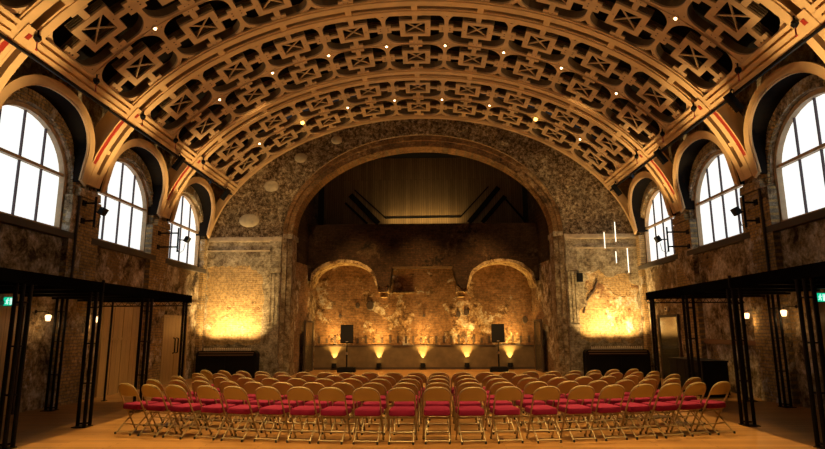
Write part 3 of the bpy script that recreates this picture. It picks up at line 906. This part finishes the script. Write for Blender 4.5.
# ------------------------------------------------------------------ black steel canopies along the sides
def lattice_tubes(bm, p0, p1, n, r=.012):
    pass
def canopy(sg, side, inner_y, outer):
    t = thing('steel_canopy', 'long black steel canopy on lattice posts along the %s wall' % side, 'canopy', (sg * 7.0, 10.5, 0))
    O = Vector((sg * 7.0, 10.5, 0))
    L = lambda x, y, z: Vector((x, y, z)) - O
    xi, xo, y0, y1 = 5.74, 8.12, 5.9, 14.6
    def bx(bm, xa, xb, ya, yb, za, zb):
        a, b = sorted((sg * xa, sg * xb)); box(bm, a - O.x, b - O.x, ya - O.y, yb - O.y, za, zb)
    bm = bmesh.new(); bx(bm, xi + .04, xo, y0, y1 - .04, 2.46, 2.52)
    finish('deck', bm, M_FASC, t)
    bm = bmesh.new(); bx(bm, xi, xi + .04, y0, y1, 2.37, 2.56)
    finish('fascia', bm, M_FASC, t)
    bm = bmesh.new(); bx(bm, xi, xo, y1 - .04, y1, 2.40, 2.56)
    finish('end_fascia', bm, M_FASC, t)
    for y in [7.0 + .95 * k for k in range(8)]:
        bm = bmesh.new(); bx(bm, xi + .04, xo, y - .025, y + .025, 2.38, 2.46)
        finish('cross_beam', bm, M_BLK, t)
    bm = bmesh.new()         # end lattice beam
    tube(bm, [L(sg * xi, y1 - .06, 2.30), L(sg * xo, y1 - .06, 2.30)], .015, 5)
    n = 14
    for k in range(n):
        xa = xi + (xo - xi) * k / n; xb = xi + (xo - xi) * (k + .5) / n; xc = xi + (xo - xi) * (k + 1) / n
        tube(bm, [L(sg * xa, y1 - .06, 2.30), L(sg * xb, y1 - .06, 2.40), L(sg * xc, y1 - .06, 2.30)], .008, 4)
    finish('end_truss', bm, M_BLK, t)
    bm = bmesh.new()
    tube(bm, [L(sg * (xo - .1), y0, 2.43), L(sg * (xo - .1), y1 - .06, 2.43)], .018, 5)
    finish('wall_beam', bm, M_BLK, t)
    def post(x, y, n3, h=2.40, rr=.032, sep=.085):
        bm = bmesh.new()
        offs = {1: [(0, 0)], 2: [(0, -sep), (0, sep)], 3: [(-sep * sg, -sep), (-sep * sg, sep), (sep * sg, 0)]}[n3]
        for dx, dy in offs:
            tube(bm, [L(sg * x + dx, y + dy, 0), L(sg * x + dx, y + dy, h)], rr, 8)
        if n3 > 1:
            for z in (.06, .75, 1.45, 2.1):
                if n3 == 3:
                    tube(bm, [L(sg * x + dx, y + dy, z) for dx, dy in offs], .012, 5, closed=True)
                else:
                    tube(bm, [L(sg * x + dx, y + dy, z) for dx, dy in offs], .012, 5)
        pl = .05 if n3 == 1 else sep + .04
        box(bm, sg * x - pl - O.x, sg * x + pl - O.x, y - pl - O.y, y + pl - O.y, 0, .015)
        finish('post', bm, M_BLK, t)
    for y in inner_y:
        post(xi + .12, y, 3 if y < 14 else 2)
    for x, y, n3 in outer:
        post(x, y, n3, rr=.03 if n3 > 1 else .026)
    bm = bmesh.new()
    box(bm, sg * (xi - .012) - .02 - O.x, sg * (xi - .012) + .02 - O.x, 10.5 - .02 - O.y, 10.5 + .02 - O.y, 2.38, 2.60)
    finish('bracket', bm, M_BLK, t)
    return t
canopy(-1, 'left', [8.55, 10.48, 12.45, 14.48], [(7.85, 12.6, 3), (7.62, 14.3, 1)])
canopy(1, 'right', [8.6, 10.6, 12.5, 14.55], [(7.95, 13.0, 3), (7.75, 14.1, 2)])

# ------------------------------------------------------------------ exit signs
def exit_sign(sg, side, x, y, z):
    t = thing('exit_sign', 'green lit exit sign with white running man on the %s wall' % side, 'sign', (x, y, z))
    t.scale = (.72, .72, .85)
    bm = bmesh.new(); box(bm, -.19, .19, .0, .045, -.11, .11)
    finish('sign_case', bm, M_BLK, t)
    bm = bmesh.new(); box(bm, -.18, .18, -.006, .0, -.10, .10)
    finish('sign_panel', bm, M_GREEN, t)
    bm = bmesh.new()
    P = lambda a, b: Vector((a, -.009, b))
    def st(pts, r=.009): tube(bm, [P(*p) for p in pts], r, 5)
    lathe(bm, [(.001, -.003), (.016, 0), (.001, .003)], 10, Matrix.Translation((-.055, -.009, .066)) @ Matrix.Rotation(PI / 2, 4, 'X'))
    st([(-.062, .042), (-.075, -.012)], .013); st([(-.06, .036), (-.03, .018), (-.012, .03)], .007); st([(-.066, .036), (-.10, .028), (-.108, .0)], .007)
    st([(-.073, -.012), (-.045, -.035), (-.055, -.075)], .009); st([(-.077, -.012), (-.09, -.048), (-.125, -.052)], .009)
    box(bm, .005, .06, -.011, -.006, -.08, .075)            # doorway
    st([(.10, .0), (.165, .0)], .010); st([(.135, .035), (.168, .0), (.135, -.035)], .010)
    finish('running_man_pictogram', bm, M_WHT, t)
    bm = bmesh.new()
    a0, a1 = sorted((sg * .19, sg * (WX - abs(x)) / .72)); box(bm, a0, a1, .01, .03, -.03, .03)
    finish('wall_bracket', bm, M_BLK, t)
exit_sign(-1, 'left', -8.12, 11.40, 2.27)
exit_sign(1, 'right', 8.12, 11.68, 2.26)

# ------------------------------------------------------------------ wall lamps under the canopies
def wall_lamp(sg, x, y, z, label):
    t = thing('wall_lamp', label, 'lamp', (x, y, z), 0, 'glass wall lamps under the canopies')
    t.scale = (.75, .75, .75)
    bm = bmesh.new(); lathe(bm, [(.055, -.11), (.085, .02), (.07, .06), (.02, .07)], 14)
    finish('lamp_shade', bm, M_SHADE, t, smooth=True)
    bm = bmesh.new()
    tube(bm, [(0, 0, .07), (0, 0, .14), (sg * .1, 0, .16), (sg * (abs(sg * WX - x) / .75), 0, .16)], .01, 6)
    lathe(bm, [(.05, 0), (.05, .02)], 10, Matrix.Translation((sg * (abs(sg * WX - x) / .75 - .015), 0, .16)) @ Matrix.Rotation(sg * -PI / 2, 4, 'Y'))
    finish('lamp_arm', bm, M_BLK, t)
    point('wall_lamp_light', (x, y, z - .16), 3, (1, .58, .22), .05)
wall_lamp(-1, -8.0, 12.45, 1.98, 'small lit wall lamp nearest the exit sign on the left wall')
wall_lamp(-1, -8.0, 14.35, 1.98, 'small lit wall lamp beside the oak panelled doors on the left wall')
wall_lamp(1, 8.0, 14.28, 1.98, 'small lit wall lamp above the reddish rail on the right wall')
wall_lamp(1, 8.0, 12.80, 2.0, 'small lit wall lamp nearest the exit sign on the right wall')

# ------------------------------------------------------------------ bracketed floodlights on the pilasters
def wall_flood(sg, y, z, far, label):
    xw = WX - .15
    t = thing('wall_floodlight', label, 'floodlight', (sg * xw, y, z), 0, 'black floodlights bracketed to the pilasters')
    inn = -sg
    bm = bmesh.new()
    r = .62 if far else .30
    bm.free()
    for dz in (.22, -.22):
        bm = bmesh.new()
        tube(bm, [(0, 0, dz), (inn * r, 0, dz)], .025, 6)
        box(bm, -.03, .03, -.07, .07, dz - .07, dz + .07)
        finish('bracket_arm', bm, M_BLK, t)
    bm = bmesh.new(); tube(bm, [(inn * r, 0, -.38), (inn * r, 0, .38)], .028, 8)
    finish('upright_bar', bm, M_BLK, t)
    bm = bmesh.new()
    hx = inn * (r + (.22 if far else .12))
    tube(bm, [(inn * r, 0, 0), (hx, 0, .0)], .018, 6)
    Mh = Matrix.Translation((hx + inn * .08, 0, .02)) @ Matrix.Rotation(inn * .5, 4, 'Y')
    box(bm, -.06, .06, -.10, .10, -.08, .08, Mh)
    for k in range(5):
        box(bm, -.05 + .025 * k - .004, -.05 + .025 * k + .004, -.10, .10, -.105, -.08, Mh)
    finish('lamp_head', bm, M_BLK2, t)
    bm = bmesh.new()
    pts = [(hx, .05, -.1), (hx - inn * .05, .06, -.32), (hx - inn * .18, .05, -.42), (inn * r, .03, -.3)]
    tube(bm, pts, .01, 5)
    finish('cable', bm, M_CABLE, t)
    return t
wall_flood(-1, 13.55, 4.55, False, 'black bracketed floodlight on the left pilaster between the near windows')
wall_flood(-1, 17.55, 4.48, True, 'black bracketed floodlight in front of the farthest left window')
wall_flood(1, 13.6, 4.40, False, 'black bracketed floodlight on the right pilaster between the near windows')
wall_flood(1, 17.3, 4.32, True, 'black bracketed floodlight in front of the farthest right window')
for sg, side in ((-1, 'left'), (1, 'right')):
    bm = bmesh.new()
    tube(bm, [(sg * 8.11, 13.3 if sg < 0 else 13.35, 2.60), (sg * 8.11, 13.3 if sg < 0 else 13.35, 5.0)], .03, 6)
    o = finish('conduit', bm, M_CABLE); o['label'] = 'black vertical cable conduit on the %s pilaster above the canopy' % side; o['category'] = 'conduit'
# black floodlights clamped to the rails
def rail_flood(sg, y, label, tilt=.6):
    p = vault(sg * 8.22, y, -.22)
    t = thing('rail_floodlight', label, 'floodlight', p, 0, 'black floodlights clamped to the ceiling rails')
    M = Matrix.Rotation(sg * -tilt, 4, 'Y')
    bm = bmesh.new()
    box(bm, -.06, .06, -.09, .09, -.30, .16, M)
    for k in range(6):
        box(bm, -.085, -.06, -.085, .085, -.27 + .07 * k, -.255 + .07 * k, M)
    finish('lamp_body', bm, M_BLK2, t)
    bm = bmesh.new(); box(bm, .06, .068, -.08, .08, -.28, .14, M)
    finish('lens', bm, M_BLK, t)
    bm = bmesh.new()
    tube(bm, [(0, -.11, -.02), (0, -.11, .2), (0, .11, .2), (0, .11, -.02)], .012, 5)
    tube(bm, [(0, 0, .2), (sg * .03, 0, .26)], .02, 6)
    finish('yoke', bm, M_BLK, t)
for sg, side in ((-1, 'left'), (1, 'right')):
    rail_flood(sg, 20.5, 'black floodlight clamped to the %s ceiling rail at the stage end' % side)
    rail_flood(sg, 16.45, 'black floodlight clamped to the %s ceiling rail over the second window' % side)
    if sg > 0: rail_flood(sg, 12.35, 'black floodlight clamped to the %s ceiling rail over the nearest window' % side)
# little black drop clamps where ribs meet the rails
def clamp(sg, y, s, label):
    p = vault(sg * s, y, -.03)
    t = thing('rigging_clamp', label, 'clamp', p, 0, 'black rigging clamps under the ceiling rails')
    bm = bmesh.new()
    tube(bm, [(0, 0, .03), (0, 0, -.1)], .018, 6)
    lathe(bm, [(.02, .0), (.06, -.03), (.07, -.09), (.03, -.15)], 10, Matrix.Translation((0, 0, -.05)))
    finish('clamp_body', bm, M_BLK, t)
    bm = bmesh.new(); tube(bm, [(0, 0, -.2), (0, 0, -.34)], .012, 6); lathe(bm, [(.01, -.02), (.028, 0), (.01, .02)], 8, Matrix.Translation((0, 0, -.36)))
    finish('hook', bm, M_RED, t)
for sg, side in ((-1, 'left'), (1, 'right')):
    for y, s, w in ((9.75, 7.72, 'on the nearest rib in view'), (13.78, 7.72, 'on the middle rib'), (17.8, 7.72, 'on the rib next to the stage'), (11.66, 7.70, 'between the two nearest ribs'), (15.7, 7.70, 'between the middle ribs')):
        clamp(sg, y, s, 'small black rigging clamp %s at the %s ceiling rail' % (w, side))

# ------------------------------------------------------------------ stage lamps, speakers
for i, (x, lab) in enumerate(((-3.80, 'leftmost of the five black uplights on the stage floor'), (-1.86, 'second black stage floor uplight from the left, right of the left speaker'), (.03, 'black stage floor uplight at the centre of the back wall'), (1.93, 'second black stage floor uplight from the right, left of the right speaker'), (3.78, 'rightmost of the five black uplights on the stage floor'))):
    t = thing('stage_uplight', lab, 'uplight', (x, 25.3, 0), 0, 'black uplights along the stage back wall')
    bm = bmesh.new()
    M = Matrix.Translation((0, 0, .17)) @ Matrix.Rotation(math.radians(-8), 4, 'X')
    lathe(bm, [(.07, -.09), (.10, -.06), (.105, .10), (.095, .10), (.09, .06)], 14, M)
    finish('lamp_can', bm, M_BLK2, t, smooth=True)
    bm = bmesh.new(); lathe(bm, [(.088, .07), (.088, .075)], 14, M)
    finish('lens', bm, M_LENS, t)
    bm = bmesh.new()
    for s in (-1, 1):
        tube(bm, [(s * .12, -.1, .008), (s * .12, .1, .008)], .01, 5); tube(bm, [(s * .12, 0, .01), (s * .12, 0, .18)], .01, 5)
    tube(bm, [(-.12, 0, .18), (.12, 0, .18)], .008, 5); tube(bm, [(-.12, .09, .008), (.12, .09, .008)], .008, 5)
    finish('floor_bracket', bm, M_BLK, t)
    spot('uplight_beam', (x, 25.34, .27), (x, 25.47, 1.3), 380, 50, .6, (1, .60, .16), .02)
    spot('uplight_column', (x, 25.05, .34), (x, 25.5, 1.9), 330, 30, .7, (1, .62, .2), .04)
    spot('uplight_spill', (x, 24.9, .32), (x, 25.48, 3.2), 420, 95, 1., (1, .56, .13), .05)
for x, side, yb in ((-3.07, 'left', 24.0), (3.13, 'right', 24.0)):
    t = thing('speaker_stand', 'black speaker stand with square black base at the %s of the stage' % side, 'stand', (x, yb, 0))
    bm = bmesh.new(); box(bm, -.36, .36, -.22, .22, 0, .18); box(bm, -.30, .30, -.18, .18, .18, .20)
    finish('base', bm, M_BLK2, t)
    bm = bmesh.new(); tube(bm, [(0, 0, .2), (0, 0, .75)], .03, 8); tube(bm, [(0, 0, .72), (0, 0, 1.16)], .02, 8)
    finish('pole', bm, M_BLK, t)
    bm = bmesh.new(); lathe(bm, [(.04, .70), (.045, .78), (.03, .80)], 10); tube(bm, [(0, -.04, .75), (0, -.09, .75)], .012, 6)
    finish('height_clamp', bm, M_BRASS, t)
    t = thing('speaker', 'black loudspeaker on the stand at the %s of the stage' % side, 'speaker', (x, yb, 1.16), .12 if x < 0 else -.12)
    bm = bmesh.new()
    pts = [(-.26, -.2), (.26, -.2), (.20, .2), (-.20, .2)]
    prism(bm, pts, [], 0, .74, lambda a, b, d: Vector((a, b, d)))
    finish('cabinet', bm, M_BLK2, t)
    bm = bmesh.new(); box(bm, -.24, .24, -.215, -.2, .03, .71)
    finish('grille', bm, M_GRILLE, t)
    bm = bmesh.new(); box(bm, -.05, .05, -.218, -.214, .05, .075)
    finish('badge_plate', bm, M_BRASS, t)
# small speaker on the right pier
t = thing('wall_speaker', 'small black speaker box fixed high on the right proscenium pier', 'speaker', (5.92, YF - .10, 3.42))
bm = bmesh.new(); box(bm, -.10, .10, -.22, .0, -.02, .30)
finish('cabinet', bm, M_BLK2, t)
bm = bmesh.new(); tube(bm, [(0, 0, .3), (0, .02, .38), (0, .06, .38)], .012, 5); box(bm, -.09, .09, -.225, -.22, 0, .28)
finish('bracket', bm, M_BLK, t)

# ------------------------------------------------------------------ long black cabinets under the glowing panels
def bank(x0, x1, label):
    xc = (x0 + x1) / 2; hw = (x1 - x0) / 2
    t = thing('bench_cabinet', label, 'cabinet', (xc, 21.2, 0), 0, 'long black cabinets under the brick panels')
    bm = bmesh.new()
    out = [(-hw, 0), (hw, 0), (hw, .82)] + [(hw - .14 + .14 * math.cos(a), .82 + .14 * math.sin(a)) for a in (0.4, .8, 1.2, 1.57)] + [(-hw + .14 - .14 * math.sin(a), .82 + .14 * math.cos(a)) for a in (0, .4, .8, 1.2)] + [(-hw, .82)]
    prism(bm, out, [], -.18, .22, lambda a, b, d: Vector((a, d, b)))
    finish('body', bm, M_BLK2, t)
    bm = bmesh.new(); box(bm, -hw + .12, hw - .12, -.26, -.17, .80, .83)
    finish('ledge', bm, M_LEDGE, t)
    n = 26
    for k in range(n):
        x = -hw + .25 + (2 * hw - .5) * k / (n - 1)
        bm = bmesh.new(); lathe(bm, [(.025, 0), (.03, .04), (.02, .10), (.005, .11)], 8, Matrix.Translation((x, -.10, .955)))
        finish('knob', bm, M_BRASS, t)
    bm = bmesh.new()
    box(bm, -hw + .10, hw - .10, -.185, -.18, .88, .92)
    finish('trim_strip', bm, M_LEDGE, t)
    for k in range(2):
        bm = bmesh.new(); box(bm, -hw + .1 + k * hw - (.0), -.03 + k * hw, -.20, -.18, .06, .76)
        finish('front_panel', bm, M_BLK2, t)
bank(-8.12, -5.92, 'long black cabinet with pale knobs under the glowing brick panel at left')
bank(5.86, 8.12, 'long black cabinet with pale knobs under the glowing brick panel at right')
# low dark cabinet by the right wall
t = thing('low_cabinet', 'low black cabinet under the reddish rail by the right wall', 'cabinet', (7.36, 15.75, 0))
bm = bmesh.new(); box(bm, -.3, .3, -1.0, 1.0, .06, .84); box(bm, -.26, .28, -.96, .96, 0, .06)
finish('carcass', bm, M_BLK2, t)
bm = bmesh.new(); box(bm, -.33, .31, -1.03, 1.03, .84, .88)
finish('top', bm, M_BLK, t)
for k in range(4):
    y0 = -.985 + k * .495
    bm = bmesh.new(); box(bm, -.318, -.3, y0, y0 + .475, .1, .82)
    d = finish('door', bm, M_BLK2, t)
    bm = bmesh.new(); tube(bm, [(-.318, y0 + .42, .5), (-.345, y0 + .42, .5), (-.345, y0 + .42, .62), (-.318, y0 + .42, .62)], .006, 5)
    finish('handle', bm, M_BLK, d)
# switch box over the dark door
t = thing('switch_box', 'small pale box on the right wall above the dark door', 'box', (WX, 19.6, 2.32))
bm = bmesh.new(); box(bm, -.08, .0, -.09, .09, -.07, .07)
finish('case', bm, M_BRASS, t)
bm = bmesh.new(); box(bm, -.095, -.08, -.04, .04, -.03, .03)
finish('cover', bm, M_BLK, t)

# slim glowing strips added in place of sunlight patches on the right plaster
for x, z0, z1, lab in ((6.94, 4.62, 5.3, 'left upper of the four slim white strips of light on the right plaster'), (7.36, 4.86, 5.68, 'tallest upper slim white strip of light near the right arch rib'), (7.33, 4.06, 4.56, 'shortest lower slim white strip of light on the right plaster'), (7.76, 3.70, 4.68, 'rightmost lower slim white strip of light on the right plaster')):
    t = thing('sun_strip', lab, 'light', (x, YF - .19, z0), 0, 'slim white strips standing for sunlight on the right plaster')
    bm = bmesh.new(); lathe(bm, [(.012, .03), (.016, .04), (.016, z1 - z0 - .04), (.012, z1 - z0 - .03)], 8)
    finish('tube', bm, M_SUNSTRIP, t)
    bm = bmesh.new()
    for z in (.015, z1 - z0 - .015):
        box(bm, -.016, .016, -.012, .13, z - .015, z + .015)
    finish('end_cap', bm, M_STONE, t)

# ------------------------------------------------------------------ lighting
AMB = (1, .62, .23)
# light thrown up to the vault from the bracketed floodlights
for sg in (-1, 1):
    for y, W in ((1.6, 260), (5.6, 300), (9.6, 310), (13.6, 310), (17.5, 240)):
        spot('vault_uplight', (sg * 7.45, y, 4.85), (-sg * .4, y + .4, 9.9), W * 1.0, 84, .85, AMB, .12)
        spot('rib_fill', (sg * 6.45, y + .0, 2.8), (sg * 7.35, y + .0, 6.8), 1400, 38, .9, (1, .68, .30), .08)  # added spot above the canopy, no fixture, brightens the ribs
# brick panels lit from behind the black cabinets
for x in (-7.6, -7.0, -6.4, 6.4, 7.0, 7.6):
    spot('panel_uplight', (x, 20.9, 1.04), (x, 21.7, 3.0), 380, 98, .7, (1, .66, .26), .05)
# hidden strip behind the dark upper wall lighting the boards
l = bpy.data.lights.new('loft_strip', 'AREA'); l.shape = 'RECTANGLE'; l.size = 3.4; l.size_y = .1; l.energy = 52; l.color = (1, .66, .24)
o = bpy.data.objects.new('loft_strip', l); COL.objects.link(o); o.location = (.1, 27.15, 6.62); o.rotation_euler = (PI + .25, 0, 0)
# stage wash
for x in (-4.3, 4.3):
    spot('front_wash', (x, 15.7, 9.0), (x * 1.35, 21.7, 5.0), 800, 64, .9, (1, .64, .27), .1)
for x in (-2.6, 0, 2.6):
    spot('stage_wash', (x, 21.9, 8.0), (x, 24.3, 0), 1700, 60, .8, (1, .56, .17), .15)

w = bpy.data.worlds.new('world'); S.world = w; w.use_nodes = True
w.node_tree.nodes['Background'].inputs['Color'].default_value = (.8, .9, 1, 1)
w.node_tree.nodes['Background'].inputs['Strength'].default_value = .02

S.view_settings.view_transform = 'Standard'; S.view_settings.look = 'None'
S.view_settings.gamma = 1; S.view_settings.use_curve_mapping = False; S.view_settings.exposure = 0
